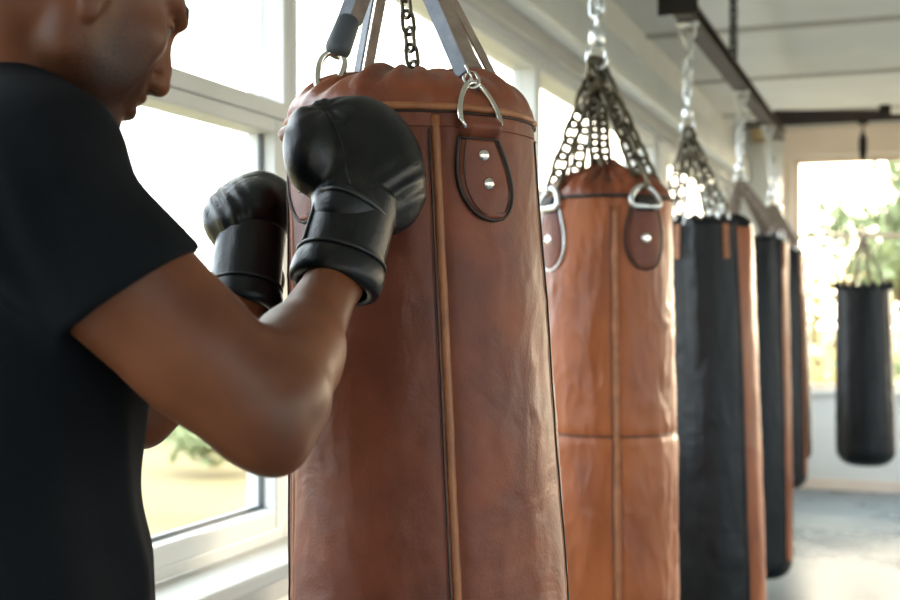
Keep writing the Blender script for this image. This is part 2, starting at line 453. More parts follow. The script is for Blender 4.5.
# peach jamb lining and header of the back window, sill board
o = MB(); a0, a1 = back_openings[0]
o.rbox(a0 - .13, a0, T1 - .03, T1, .80, 2.80); o.rbox(a0 - .13, a1 + .13, T1 - .03, T1, 2.80, ZC - .02); o.rbox(a1, a1 + .13, T1 - .03, T1, .8, 2.8)
struct(o.build('trim_7', M['beige'], smooth=False))
struct(rb('trim_8', a0 - .13, a1 + .13, T1 - .08, T1 + .08, .795, .83, FR, .006))
struct(rb('baseboard_back', LAT0, LAT1, T1 - .02, T1, 0, .09, M['beige'], .003))
struct(rb('baseboard_left', LAT0, LAT0 + .02, T0, T1 - .02, 0, .09, FR, .003))
struct(rb('baseboard_right', LAT1 - .02, LAT1, T0, T1 - .02, 0, .09, FR, .003))
# ceiling battens across the room, one along it
for i, t in enumerate((1.0, 2.5, 4.0, 5.5, 7.02, 8.55, 10.1)):
    struct(rb('trim_%d' % (10 + i), LAT0, LAT1, t - .04, t + .04, ZC - .012, ZC, M['batten']))
for i, l in enumerate((.62, 3.0)):
    struct(rb('trim_%d' % (20 + i), l - .008, l + .008, T0, T1, ZC - .006, ZC, M['batten']))
# beige fixture on the back wall under the ceiling
o = MB(); o.rbox(-1.26, -1.02, T1 - .12, T1, ZC - .13, ZC - .02)
o = bevel(o.build('ventilation_box', mat('ochre_box', srgb(176, 152, 112), None, .7), smooth=False), .01)
tag(o, 'small ochre box on the end wall just under the ceiling, left of the window', 'vent box')

# ---------------------------------------------------------------- steel rail
ZR = 2.62
RA = np.array([.927, 4.87]); RD = np.array([S_, C_])
def rail_pt(Y, z, off=0):
    t = (Y - RA[1]) / C_
    return np.array([RA[0] + RD[0] * t + off * C_, RA[1] + RD[1] * t - off * S_, z])
lat_r = RA[0] * C_ - RA[1] * S_
def t_of(Y): return (Y + lat_r * S_) / C_
rail = empty('ceiling_rail', rail_pt(4.65, ZR), 'dark brown steel rail running under the ceiling, black bags hung from it', 'rail')
tA, tB = t_of(4.66), t_of(8.35)
mb = MB()
mb.rbox(lat_r - .036, lat_r + .036, tA, tB, ZR, ZR + .012); mb.rbox(lat_r - .006, lat_r + .006, tA, tB, ZR + .012, ZR + .06); mb.rbox(lat_r - .036, lat_r + .036, tA, tB, ZR + .06, ZR + .072)
bevel(mb.build('beam', M['steel_beam'], rail, smooth=False), .002)
bevel(MB().rbox(lat_r - .075, lat_r + .075, tA - .012, tA, ZR - .02, ZR + .09).build('end_plate', M['blackchain'], rail, smooth=False), .003)
for Y in (4.75, 6.12):
    q = rail_pt(Y, ZR + .072); MB().chain(q, [q[0], q[1], ZC - .002], L=.06, w=.036, r=.007).build('suspension_chain', M['blackchain'], rail)
# cross bar with brace
tX = t_of(8.1)
cb = empty('cross_bar', R(lat_r + 1, tX, ZR + .072), 'thin dark cross bar with a tapered brace over the end of the rail', 'bar')
bevel(MB().rbox(lat_r - .22, LAT1 - .001, tX - .025, tX + .025, ZR + .073, ZR + .108).build('bar', M['steel_beam'], cb, smooth=False), .003)
b = MB(); l0, l1 = lat_r - .02, lat_r + .66
zc0, zc1 = ZR + .108, ZR + .175
b.box8([R(l0, tX - .02, zc0), R(l1, tX - .02, zc0), R(l1, tX + .02, zc0), R(l0, tX + .02, zc0), R(l0, tX - .02, zc1), R(l1, tX - .02, zc0 + .03), R(l1, tX + .02, zc0 + .03), R(l0, tX + .02, zc1)])
bevel(b.build('brace', M['steel_beam'], cb, smooth=False), .003)
bb = MB(); bb.rbox(l1 - .03, l1 + .04, tX - .03, tX + .03, ZR + .108, ZR + .17); bevel(bb.build('clamp', M['blackchain'], cb, smooth=False), .004)

# ================================================================= BAGS
def rimfold(th, seed):
    return (math.sin(5 * th + seed) * .5 + math.sin(9 * th + seed * 2.3) * .35 + math.sin(14 * th + seed * .7) * .3)

class Bag:
    def __init__(s, top, bot, z0, z1, r0, r1, seams, fold=.0, rnd=.03, seed=0., hseams=(), wr=.003, rmid=None):
        # top/bot: axis (x,y) at z1 and z0
        s.top = np.array(top, float); s.bot = np.array(bot, float); s.z0, s.z1, s.r0, s.r1 = z0, z1, r0, r1
        s.seams = seams; s.fold = fold; s.rnd = rnd; s.seed = seed; s.hseams = hseams; s.wr = wr; s.rmid = rmid
    def axis(s, z):
        t = (z - s.z0) / (s.z1 - s.z0); return s.bot + (s.top - s.bot) * t
    def rad(s, th, z):
        t = (z - s.z0) / (s.z1 - s.z0)
        r = s.r0 + (s.r1 - s.r0) * t
        r += .004 * math.sin(PI * min(max(t, 0), 1))
        for a in s.seams:
            d = (th - a + PI) % (2 * PI) - PI
            r -= .005 * math.exp(-(d * r / .011) ** 2)
            r += .0025 * math.cos(min(abs(d) * 2.2, PI))* -1
        for zz in s.hseams: r -= .005 * math.exp(-((z - zz) / .008) ** 2)
        v = Vector((math.sin(th) * 2.2, math.cos(th) * 2.2, z * 3.1 + s.seed * 7))
        w = noise.noise(v * 1.3) * 1.6 + noise.noise(v * 3.1) * .8
        v2 = Vector((math.sin(th) * 5, math.cos(th) * 5, z * 14 + math.sin(th * 2) * 2 + s.seed * 3))
        rd = 1 - abs(noise.noise(v2)) * 2
        r += s.wr * (w + .55 * max(0, rd - .6) / .4)
        if s.fold:
            r += s.fold * rimfold(th, s.seed) * math.exp(-(s.z1 - z) / .22)
        return r
    def S(s, th, z, off=0.):
        c = s.axis(z); r = s.rad(th, z) + off
        return np.array([c[0] + r * math.sin(th), c[1] - r * math.cos(th), z])
    def body(s, parent, m, nu=180, nv=150):
        V = []
        zs = []
        b = s.rnd
        for i in range(8):   # rounded foot
            a = PI / 2 * i / 8; zs.append((s.z0 + b - b * math.cos(a), math.sin(a)))
        zs += [(s.z0 + b + (s.z1 - s.z0 - b) * i / (nv - 1), 1.) for i in range(nv)]
        for z, q in zs:
            for i in range(nu):
                th = 2 * PI * i / nu
                p = s.S(th, z); c = s.axis(z)
                rr = math.hypot(p[0] - c[0], p[1] - c[1]); f = (rr - b * (1 - q)) / rr
                V.append((c[0] + (p[0] - c[0]) * f, c[1] + (p[1] - c[1]) * f, z))
        Fc = grid_faces(nu, len(zs), True)
        V.append((s.bot[0], s.bot[1], s.z0)); k = len(V) - 1
        for i in range(nu): Fc.append(((i + 1) % nu, i, k))
        V.append((*s.top, s.z1)); k = len(V) - 1; o = (len(zs) - 1) * nu
        for i in range(nu): Fc.append((o + i, o + (i + 1) % nu, k))
        return mk('body', V, Fc, m, parent)
    def crown(s, parent, m, H, e=2.2, rt=.02, folds=.006, nu=200, nv=26, peak=0.):
        V = []; c = s.top
        for j in range(nv):
            a = PI / 2 * j / (nv - 1)
            ct, st = max(0, math.cos(a)) ** (2 / e), math.sin(a) ** (2 / e)
            for i in range(nu):
                th = 2 * PI * i / nu
                R0 = s.rad(th, s.z1)
                rr = rt + (R0 + .001 - rt) * ct
                u = 1 - ct
                env = math.sin(PI * min(1, u * 1.15)) ** .7 if u > 0 and u * 1.15 < 1 else 0
                f = rimfold(th, s.seed + 1.1) + .5 * math.sin(23 * th + 3 * s.seed)
                rid = f * folds * env
                z = s.z1 + H * st + rid + peak * max(0, u - .55) ** 1.5 * (1 + .3 * math.sin(7 * th + s.seed))
                V.append((c[0] + (rr + rid * .6) * math.sin(th), c[1] - (rr + rid * .6) * math.cos(th), z))
        Fc = grid_faces(nu, nv, True)
        V.append((c[0], c[1], V[-1][2] - .015)); k = len(V) - 1; o = (nv - 1) * nu
        for i in range(nu): Fc.append((o + i, o + (i + 1) % nu, k))
        return mk('gathered_top', V, Fc, m, parent)
    def strip(s, parent, name, th, za, zb, w, h, m, n=90, off=0., dth=0.):
        pts = [s.S(th + dth, za + (zb - za) * i / (n - 1), off) for i in range(n)]
        prof = [(math.cos(a) * h, math.sin(a) * w) for a in [2 * PI * i / 10 for i in range(10)]]
        up = np.array([math.sin(th), -math.cos(th), 0])
        return MB().tube(pts, 1., prof=prof, up=up).build(name, m, parent)
    def ring(s, parent, name, z, w, h, m, off=0., n=160):
        pts = [s.S(2 * PI * i / n, z, off) for i in range(n)]
        V = []
        for i in range(n):
            th = 2 * PI * i / n; u = np.array([math.sin(th), -math.cos(th), 0])
            for a in [2 * PI * q / 8 for q in range(8)]:
                V.append(pts[i] + u * h * math.cos(a) + np.array([0, 0, 1]) * w * math.sin(a))
        Fc = []
        for i in range(n):
            for q in range(8):
                Fc.append((i * 8 + q, i * 8 + (q + 1) % 8, ((i + 1) % n) * 8 + (q + 1) % 8, ((i + 1) % n) * 8 + q))
        return mk(name, V, Fc, m, parent)
    def panel(s, parent, name, tha, thb, za, zb, m, off=.003, nu=24, nv=90):
        V = []
        for j in range(nv):
            z = za + (zb - za) * j / (nv - 1)
            for i in range(nu):
                th = tha + (thb - tha) * i / (nu - 1)
                o = off if 0 < i < nu - 1 and 0 < j < nv - 1 else -.003
                V.append(s.S(th, z, o))
        return mk(name, V, grid_faces(nu, nv), m, parent)
    def tab(s, parent, th, ztop, H, wt, wm, m, edge, rivets=(.22, .56), off=.005, rr=.0082, skew=.0):
        """teardrop leather tab with piped edge and rivets"""
        def hw(v):
            if v < .55: return wt + (wm - wt) * math.sin(v / .55 * PI / 2)
            q = (v - .55) / .45; return wm * math.sqrt(max(0, 1 - q * q))
        nv, nu = 30, 13; V = []
        R0 = s.rad(th, ztop)
        for j in range(nv):
            v = j / (nv - 1); w = max(hw(v), .002); z = ztop - H * v
            for i in range(nu):
                x = -1 + 2 * i / (nu - 1)
                e = off + .003 * (1 - x ** 4)
                if abs(x) == 1 or j in (0, nv - 1): e = .0
                V.append(s.S(th + (x * w + skew * v) / R0, z, e))
        Fc = [f[::-1] for f in grid_faces(nu, nv)]
        t = mk('leather_tab', V, Fc, m, parent)
        pts = []
        for j in range(30): v = j / 29; pts.append(s.S(th + (skew * v - max(hw(v), .0)) / R0, ztop - H * v, .004))
        for j in range(28, -1, -1): v = j / 29; pts.append(s.S(th + (skew * v + max(hw(v), .0)) / R0, ztop - H * v, .004))
        MB().tube(pts, .0029, 8).build('edge_piping', edge, t)
        pts = []
        for j in range(30): v = .03 + j / 29 * .9; pts.append(s.S(th + (skew * v - max(hw(v) - .008, .0)) / R0, ztop - H * v, .0078))
        for j in range(28, -1, -1): v = .03 + j / 29 * .9; pts.append(s.S(th + (skew * v + max(hw(v) - .008, .0)) / R0, ztop - H * v, .0078))
        MB().tube(pts, .0009, 5).build('stitching', M['stitch'], t)
        for v in rivets:
            z = ztop - H * v; p = s.S(th + skew * v / R0, z, .0078)
            MB().disc(p, [math.sin(th), -math.cos(th), 0], rr, .0035).build('rivet', M['chrome'], t)
        return t
    def loop(s, parent, th, z0, z1, w, m, off=.014):
        """leather fold that holds the ring against the bag"""
        nu, nv = 11, 14; V = []; R0 = s.rad(th, z0)
        for j in range(nv):
            v = j / (nv - 1); z = z0 + (z1 - z0) * v
            for i in range(nu):
                x = -1 + 2 * i / (nu - 1)
                e = .003 + off * math.sin(PI * v) ** .6
                if abs(x) == 1: e = -.004
                V.append(s.S(th + x * w / R0, z, e))
        return mk('leather_loop', V, grid_faces(nu, nv), m, parent)
    def dring(s, parent, th, z, W, H, r, m, lean=.55, off=.009):
        """D-ring: straight bar in the loop, bow leaning in over the top"""
        base = s.S(th, z, off); t = np.array([math.cos(th), math.sin(th), 0]); o = np.array([math.sin(th), -math.cos(th), 0])
        upv = np.array([0, 0, 1.]) * math.cos(lean) - o * math.sin(lean)
        pts = []
        for i in range(7): pts.append(base + t * W * (-.82 + 1.64 * i / 6))
        n = 22
        for i in range(1, n):
            a = -.25 + (PI + .5) * i / n
            x = W * math.cos(a) ; y = .18 * H + .82 * H * math.sin(a) if math.sin(a) > 0 else .18 * H + .55 * H * math.sin(a)
            x = x * (1 - .35 * max(0, (y / H - .3)) ** 1.2)
            pts.append(base + t * x + upv * y)
        MB().tube(pts, r, 10, closed=True, up=o).build('d_ring', m, parent)
        return base + upv * H

def ribbon(a, b, w, th, up, n=2):
    a = np.asarray(a, float); b = np.asarray(b, float)
    return MB().tube([a + (b - a) * i / (n) for i in range(n + 1)], 1., prof=[(-th, -w), (th, -w), (th, w), (-th, w)], up=up)

def brown_bag(bag, label, m, mcrown, mtab, H, e, apex, hook_z, detailed, tabs, peak=0.):
    e0 = empty('punching_bag', (*bag.bot, bag.z0), label, 'punching bag', 'tan leather punching bags')
    bag.body(e0, m, nu=220, nv=220 if detailed else 150)
    bag.crown(e0, mcrown, H, e=e, folds=.0075 if detailed else .009, peak=peak)
    for a in bag.seams:
        bag.strip(e0, 'seam_piping', a, bag.z0 + bag.rnd, bag.z1 - (.012 if detailed else .03), .0062 if detailed else .010, .0042 if detailed else .006, M['piping'], off=0 if detailed else .003)
        bag.strip(e0, 'seam_stitching', a, bag.z0 + bag.rnd, bag.z1 - .03, .0013, .0014, M['stitch'], dth=-.0085 / bag.r1, off=.0035)
    bag.ring(e0, 'rim_piping', bag.z1 - .001, .0052, .0045, M['piping'] if detailed else M['stitch'], off=.001)
    if detailed:
        bag.ring(e0, 'rim_stitching', bag.z1 - .0075, .0014, .0015, M['stitch'], off=.002)
        bag.ring(e0, 'rim_stitching', bag.z1 - .026, .0012, .0012, M['leather1'], off=.0012)
    for zz in bag.hseams: bag.ring(e0, 'belt_stitching', zz, .0022, .0018, M['stitch'], off=.003)
    tops = []
    for th in tabs:
        if detailed:
            bag.loop(e0, th, bag.z1 - .042, bag.z1 - .010, .028, mtab, off=.021)
            MB().tube([bag.S(th + x / bag.r1, bag.z1 - .041, .0085) for x in np.linspace(-.027, .027, 8)], .0016, 6).build('stitching', M['stitch'], e0)
            bag.tab(e0, th, bag.z1 - .038, .108, .028, .041, mtab, M['stitch'], skew=.014)
            tops.append(bag.dring(e0, th, bag.z1 - .027, .030, .050 if th < 0 else .066, .0044, M['chrome'], lean=.75 if th < 0 else .36, off=.013))
        else:
            bag.loop(e0, th, bag.z1 - .045, bag.z1 + .004, .030, M['stitch'], off=.012)
            bag.tab(e0, th, bag.z1 - .028, .165, .040, .058, mtab, M['stitch'] if th > 0 else M['silver'], rivets=(.50,), rr=.014)
            tops.append(bag.dring(e0, th, bag.z1 - .028, .045, .055, .0075, M['silver'], lean=.25))
    return e0, tops

# --- bag 1 (foreground)
rad_ = math.radians
c1t = P(411, 124, 1.77)[:2]; c1b = P(446, 124, 1.77)[:2]
b1 = Bag(c1t, c1b + np.array([.012, 0]), .20, 1.762, .214, .166, [rad_(a) for a in (12, 79, 150, 222, 288)], rnd=.035, seed=1.3, wr=.0016)
apex1 = P(394, -100, 1.77)
bag1, tops = brown_bag(b1, 'large brown leather punching bag in the foreground, struck by the gloves', M['leather1'], M['crown'], M['leather1'], .068, 2.3, apex1, ZC, True, [rad_(a) for a in (31, -56, 124, 214)])
# straps to the swivel
for i, tp in enumerate(tops):
    front = i < 2
    d = apex1 - tp; L = np.linalg.norm(d); d /= L
    if i == 1:
        # carabiner + padded sleeve on the left strap
        mb = MB(); N1 = np.cross(d, [0, 1., 0]); N1 /= np.linalg.norm(N1)
        mb.link(tp + d * .012, d, np.cross(d, N1), .034, .022, .0042)
        mb.build('ring_link', M['chrome'], bag1)
        mb = MB(); c = tp + d * .056
        pts = []
        for q in range(28):
            a = 2 * PI * q / 28
            x = .0165 * math.cos(a) * (1 + .22 * math.sin(a)); y = .031 * math.sin(a)
            pts.append(c + N1 * x + d * y)
        mb.tube(pts, .0048, 8, closed=True, up=np.cross(N1, d)); mb.build('carabiner', M['chrome'], bag1)
        s0 = tp + d * .094
        mb = MB(); mb.tube([s0 - d * .012, s0 - d * .006, s0, s0 + d * .042, s0 + d * .048], [.012, .017, .0185, .0165, .012], 14); mb.build('padded_sleeve', M['sleeve'], bag1)
        s1 = s0 + d * .04
    else:
        mb = MB()
        N1 = np.cross(d, [0, 1., 0]); N1 /= np.linalg.norm(N1)
        mb.link(tp + d * .004, d, N1, .026, .018, .0024); mb.link(tp + d * .016, d, np.cross(d, N1), .024, .018, .0024)
        mb.build('ring_link', M['chrome'], bag1)
        s1 = tp + d * .018
    side = np.cross(d, [0, -1., 0]); side /= np.linalg.norm(side)
    ang = .5 if front else .9
    nrm = np.array([0, -1., 0])
    n1 = nrm * math.cos(ang) - side * math.sin(ang); n2 = nrm * math.cos(ang) + side * math.sin(ang)
    ribbon(s1 - side * .007, apex1 - side * .008, .0105 if front else .009, .0018, n1).build('strap', M['strap'], bag1, smooth=False)
    ribbon(s1 + side * .008 + d * .004, apex1 + side * .008, .0105 if front else .009, .0018, n2).build('strap', M['strap2'], bag1, smooth=False)
ctop = np.array([*b1.top, b1.z1 + .070])
cc0 = ctop + np.array([.006, -.02, -.012])
MB().chain(cc0, apex1 + np.array([0, -.01, 0]), L=.034, w=.019, r=.0030).build('centre_chain', M['darkchain'], bag1)
MB().disc(cc0 + np.array([0, 0, .004]), [0, .01, 1], .013, .012).build('chain_grommet', M['darkchain'], bag1)
def swivel(p, parent, m, k=1.):
    p = np.asarray(p, float); up = np.array([0, 0, 1.])
    mb = MB(); mb.link(p + up * .012 * k, up, np.array([1., 0, 0]), .06 * k, .045 * k, .006 * k)
    mb.tube([p + up * z * k for z in (.036, .04, .05, .075, .085, .09)], [r * k for r in (.006, .016, .02, .02, .016, .006)], 14)
    mb.link(p + up * .105 * k, up, np.array([0, 1., 0]), .05 * k, .032 * k, .005 * k)
    mb.build('swivel', m, parent)
    return p + up * .12 * k
s_ = swivel(apex1, bag1, M['silver'])
MB().chain(s_, [s_[0], s_[1], ZC - .03], L=.05, w=.03, r=.0045).build('hanging_chain', M['silver'], bag1)
def hook(x, y, parent, z=ZC, m=None):
    mb = MB(); mb.tube([(x, y, z - .012), (x, y, z)], .05, 20)
    mb.link([x, y, z - .03], np.array([0, 0, 1.]), np.array([1., 0, 0]), .05, .036, .006)
    mb.build('ceiling_mount', m or M['silver'], parent)
hook(s_[0], s_[1], bag1)

# --- bag 2
Y2 = 3.4
c2t = P(606, 200, Y2)[:2]; c2b = P(610, 200, Y2)[:2]
b2 = Bag(c2t, c2b, .2, 1.797, .184, .169, [rad_(a) for a in (0, 90, 180, 270)], rnd=.04, seed=4.2, hseams=(1.173,), wr=.0035)
apex2 = P(597, 62, Y2)
bag2, tops = brown_bag(b2, 'tan leather punching bag hung on four short chains, second in the row', M['leather2'], M['crown'], M['leather1'], .078, 1.9, apex2, ZC, False, [rad_(a) for a in (27, -63, 117, 207)], peak=.10)
for tp in tops:
    MB().chain(tp, apex2, L=.070, w=.044, r=.0066).build('corner_chain', M['darkchain'], bag2)
ct2 = np.array([*b2.top, b2.z1 + .08])
MB().chain(ct2, apex2, L=.058, w=.036, r=.0065).build('centre_chain', M['darkchain'], bag2)
MB().chain(ct2 + np.array([-.03, -.03, .0]), apex2 + np.array([-.012, -.01, 0]), L=.058, w=.036, r=.0065).build('centre_chain', M['darkchain'], bag2)
s2 = swivel(apex2, bag2, M['silver'], 1.1)
for dx in (-.018, .018):
    MB().chain(s2 + np.array([dx * .3, 0, 0]), [s2[0] + dx, s2[1], ZC - .03], L=.06, w=.034, r=.006).build('hanging_chain', M['silver'], bag2)
hook(s2[0], s2[1], bag2)

# --- black bags on the rail
def black_bag(px_t, px_b, Y, z0, z1, r0, r1, label, seed, apex_px, apex_z, straps, panel, ths=(45, -45, 135, 225), rnd=.05, hang='rail', topx=None, group='black punching bags on the rail'):
    ct = P(px_t, 0, Y)[:2]; cb_ = P(px_b, 0, Y)[:2]
    bg = Bag(ct, cb_, z0, z1, r0, r1, [], fold=.016, rnd=rnd, seed=seed, wr=.0025)
    e0 = empty('punching_bag', (*bg.bot, z0), label, 'punching bag', group)
    bg.body(e0, M['black_leather'], nu=160, nv=120)
    bg.crown(e0, M['black_leather'], .022, e=2.5, folds=.012, nu=160, nv=14)
    for a, b, mm in panel:
        bg.panel(e0, 'side_panel', rad_(a), rad_(b), z0 + rnd, z1 - .01, mm)
    for a, b, mm in panel:
        bg.strip(e0, 'seam_piping', rad_(a), z0 + rnd, z1 - .02, .006, .005, M['stitch'], off=.002)
    apex = P(apex_px, 0, Y); apex[2] = apex_z
    for i, th in enumerate(ths):
        p = bg.S(rad_(th), z1 - .02, .004)
        # hanger tab + small ring
        pp = [bg.S(rad_(th), z1 - .14 + .13 * q / 6, .006) for q in range(7)]
        MB().tube(pp, 1., prof=[(-.003, -.011), (.003, -.011), (.003, .011), (-.003, .011)], up=[math.sin(rad_(th)), -math.cos(rad_(th)), 0]).build('hanger_tab', M['piping'] if panel and panel[0][2] is M['leather2'] else M['black_leather'], e0, smooth=False)
        tip = bg.S(rad_(th), z1 + .015, -.012)
        MB().link(tip, np.array([0, 0, 1.]), np.array([math.cos(rad_(th)), math.sin(rad_(th)), 0]), .06, .045, .0055).build('ring', M['silver'], e0)
        tip = tip + np.array([0, 0, .02])
        if straps == 'chain': MB().chain(tip, apex, L=.078, w=.046, r=.0068).build('corner_chain', M['darkchain'], e0)
        else:
            d = apex - tip; sd = np.cross(d, [0, 1., 0]); sd /= np.linalg.norm(sd)
            ribbon(tip, apex, .022, .003, np.cross(d, sd)).build('strap', M['strap2'], e0, smooth=False)
    s3 = swivel(apex, e0, M['silver'] if hang == 'rail' else M['blackchain'], 1.1)
    if hang == 'rail':
        MB().chain(s3, rail_pt(s3[1], ZR - .045), L=.06, w=.034, r=.006).build('hanging_chain', M['silver'], e0)
        q = rail_pt(s3[1], ZR)
        mb = MB(); mb.link(q + np.array([0, 0, -.03]), np.array([0, 0, 1.]), np.array([C_, -S_, 0]), .07, .05, .008)
        mb.rbox(lat_r - .04, lat_r + .04, t_of(q[1]) - .02, t_of(q[1]) + .02, ZR - .012, ZR); mb.build('beam_clamp', M['silver'], e0)
    return e0, s3, bg

LT = M['leather2']; BK = M['black_leather']
black_bag(704, 716, 4.87, .22, 1.835, .192, .178, 'black punching bag with tan side panel on chains, right beside the second tan bag', 2.1, 688, 2.20, 'chain', [(30, 118, LT), (-128, -62, LT)], ths=(14, -46, 160, 232))
black_bag(750, 757, 6.40, .14, 1.853, .178, .182, 'black punching bag hung by grey straps, its rounded foot showing just off the floor', 5.6, 740, 2.16, 'strap', [(38, 112, LT), (-128, -66, LT)], rnd=.09)
black_bag(776, 780, 7.6, .42, 1.845, .158, .155, 'brown and black punching bag, narrow sliver visible behind the two black ones', 8.8, 772, 2.14, 'strap', [(45, 105, LT), (-128, -66, LT)], rnd=.08)
black_bag(783, 789, 8.27, .50, 1.83, .150, .145, 'dark punching bag farthest along the row, almost hidden behind the others', 11.5, 779, 2.10, 'strap', [], rnd=.08)

# --- lone bag at the far right, under the cross bar
Yf = 8.0
lf = None
for l in np.arange(-1, 3, .001):
    q = R(l, tX, 0)
    if 450 + F_PX * q[0] / q[1] > 863: lf = l; break
qf = R(lf, tX, 0)
zf = lambda y: EYE + (310 - y) / F_PX * qf[1]
pf = 450 + F_PX * qf[0] / qf[1]
bf = Bag(qf[:2], qf[:2] + np.array([.018, 0]), zf(465), zf(285), .176, .160, [rad_(a) for a in (-80, 40, 160)], fold=.004, rnd=.10, seed=3.3, wr=.002)
ef = empty('punching_bag', (*bf.bot, bf.z0), 'short black punching bag hanging alone in front of the far window', 'punching bag')
bf.body(ef, BK, nu=128, nv=90)
# toothed rim with gaps between lacing points
mb = MB()
for i in range(16):
    th = 2 * PI * i / 16 + .1
    mb.tube([bf.S(th, bf.z1 - .03, .0), bf.S(th, bf.z1 - .005, .004), bf.S(th, bf.z1 + .022, -.004)], [.018, .017, .010], 8)
mb.build('lacing_rim', BK, ef)
apexf = np.array([qf[0], qf[1], zf(236)])
for th in (35, -35, 145, 215):
    ribbon(bf.S(rad_(th), bf.z1 + .005, 0), apexf, .011, .003, [math.sin(rad_(th)), -math.cos(rad_(th)), .3]).build('strap', M['strap2'], ef, smooth=False)
mb = MB(); up = np.array([0, 0, 1.])
mb.link(apexf + up * .01, up, np.array([1., 0, 0]), .06, .05, .007)
mb.tube([apexf + up * .03, [qf[0], qf[1], zf(160)]], .004, 6); mb.build('rope', M['strap2'], ef)
mb = MB(); a_ = np.array([qf[0], qf[1], 0])
mb.tube([a_ + up * zf(v) for v in (161, 158, 150, 140, 134, 131)], [.006, .018, .026, .026, .014, .006], 12)
mb.tube([a_ + up * zf(132), a_ + up * (ZR + .058)], .006, 8); mb.build('swivel', M['blackchain'], ef)
mb = MB(); mb.rbox(lf - .03, lf + .03, tX - .035, tX + .035, ZR + .058, ZR + .0725); mb.build('bar_clamp', M['blackchain'], ef)

# ================================================================= PERSON
yaw = rad_(30)
fw = np.array([math.cos(yaw), math.sin(yaw), 0]); lf_ = np.array([-math.sin(yaw), math.cos(yaw), 0]); upv = np.array([0, 0, 1.])
TR = np.stack([fw, lf_, upv], 1)
shR = np.array([-.392, 1.155, 1.615]); shL = np.array([-.585, 1.485, 1.625])
elR = P(261, 416, 1.20); wrR = P(335, 280, 1.44)
elL = np.array([-.395, 1.575, 1.385]); wrL = P(243, 298, 1.765)
chest = np.array([-.478, 1.325, 1.40])

Hc = np.array([-.384, 1.262, 1.808]); HS = 1.045
def rot(a, b, c):
    ca, sa, cb, sb, c2, s2 = math.cos(a), math.sin(a), math.cos(b), math.sin(b), math.cos(c), math.sin(c)
    return np.array([[ca, -sa, 0], [sa, ca, 0], [0, 0, 1]]) @ np.array([[cb, 0, sb], [0, 1, 0], [-sb, 0, cb]]) @ np.array([[1, 0, 0], [0, c2, -s2], [0, s2, c2]])
HR = rot(.63, .49, 0)
def Hp(x, y, z): return Hc + HR @ (np.array([x, y, z]) * HS)

def rotloc(ax, deg):
    return np.array(Matrix.Rotation(rad_(deg), 3, ax))

fb = Field((-.80, .95, .90), (.0, 1.92, 2.02), .003)
# torso
fb.ell((-.50, 1.32, 1.00), (.115, .160, .16), TR, .05)
fb.ell((-.490, 1.32, 1.17), (.108, .145, .18), TR, .06)
fb.ell(chest, (.120, .168, .20), TR, .06)
fb.cone(shR + [-.03, .04, 0], shL + [.02, -.04, 0], .065, .065, .05)
# neck and trapezius
fb.cone((-.475, 1.31, 1.63), Hp(-.035, 0, -.03), .066, .058, .04)
fb.cone((-.47, 1.30, 1.70), shR + [-.02, .03, .02], .045, .05, .05)
fb.cone((-.47, 1.34, 1.70), shL + [.02, -.03, .02], .045, .05, .05)
fb.cone(Hp(-.005, -.062, -.03), (-.42, 1.285, 1.64), .016, .014, .03)    # neck cord
# arms
def arm(sh, el, wr, side):
    fb.ell(sh + [0, 0, .0], (.068, .064, .074), None, .04)
    d = el - sh
    fb.cone(sh + d * .08, sh + d * .85, .062, .050, .03)
    up_n = np.cross(d, np.array([0, 1., 0])); up_n /= np.linalg.norm(up_n)
    if up_n[2] < 0: up_n = -up_n
    fb.cone(sh + d * .32 + up_n * .014, sh + d * .70 + up_n * .014, .050, .043, .03)      # biceps
    fb.cone(sh + d * .22 - up_n * .018, sh + d * .72 - up_n * .016, .050, .042, .03)      # triceps
    fb.cone(sh + d * .7, el, .049, .046, .03)
    e = wr - el
    fb.cone(el - e * .03 - d * .0, el + e * .10, .040, .050, .025)
    out = np.cross(e, d); out /= np.linalg.norm(out)
    fb.cone(el + e * .08 + up_n * .010, el + e * .42 + up_n * .004, .050, .043, .03)
    fb.cone(sh + d * .86 + up_n * .018, el + e * .36 + up_n * .010, .030, .030, .03)     # brachioradialis bridging the crook
    fb.cone(el + e * .35, wr, .044, .031, .03)
    fb.ell(el + (d / np.linalg.norm(d)) * .030 - (e / np.linalg.norm(e)) * .018, (.022, .022, .022), None, .03)    # elbow point
    fb.cone(wr, wr + e / np.linalg.norm(e) * .05, .030, .034, .02)
arm(shR, elR, wrR, -1); arm(shL, elL, wrL, 1)
# head
def he(c, r, k=.015, op='add', rx=None):
    m = HR if rx is None else HR @ rx
    fb.ell(Hp(*c), np.array(r) * HS, m, k, op)
def hc(a, b, ra, rb_, k=.012, op='add'):
    fb.cone(Hp(*a), Hp(*b), ra * HS, rb_ * HS, k, op)
he((-.008, 0, .045), (.100, .077, .084), .02)
he((-.035, 0, .020), (.070, .068, .070), .03)
he((.045, 0, -.005), (.050, .056, .080), .03)
he((.052, 0, -.052), (.036, .040, .045), .025)
for s in (-1, 1):
    hc((.002, s * .058, -.012), (.008, s * .053, -.052), .016, .014, .03)      # ramus
    hc((.008, s * .053, -.052), (.072, s * .018, -.083), .014, .014, .028)     # jaw line
    he((.062, s * .044, .000), (.024, .018, .018), .022)                       # cheekbone
    he((.048, s * .046, -.034), (.030, .014, .030), .025)                      # cheek
    hc((.098, s * .012, .047), (.073, s * .048, .048), .0092, .009, .014)     # brow ridge
    he((.087, s * .031, .024), (.017, .019, .013), .012, 'sub')                # eye socket
    he((.103, s * .0135, -.022), (.0105, .0085, .0085), .006)                  # nostril wing
    hc((.084, s * .021, -.018), (.083, s * .029, -.038), .006, .006, .014)     # nasolabial
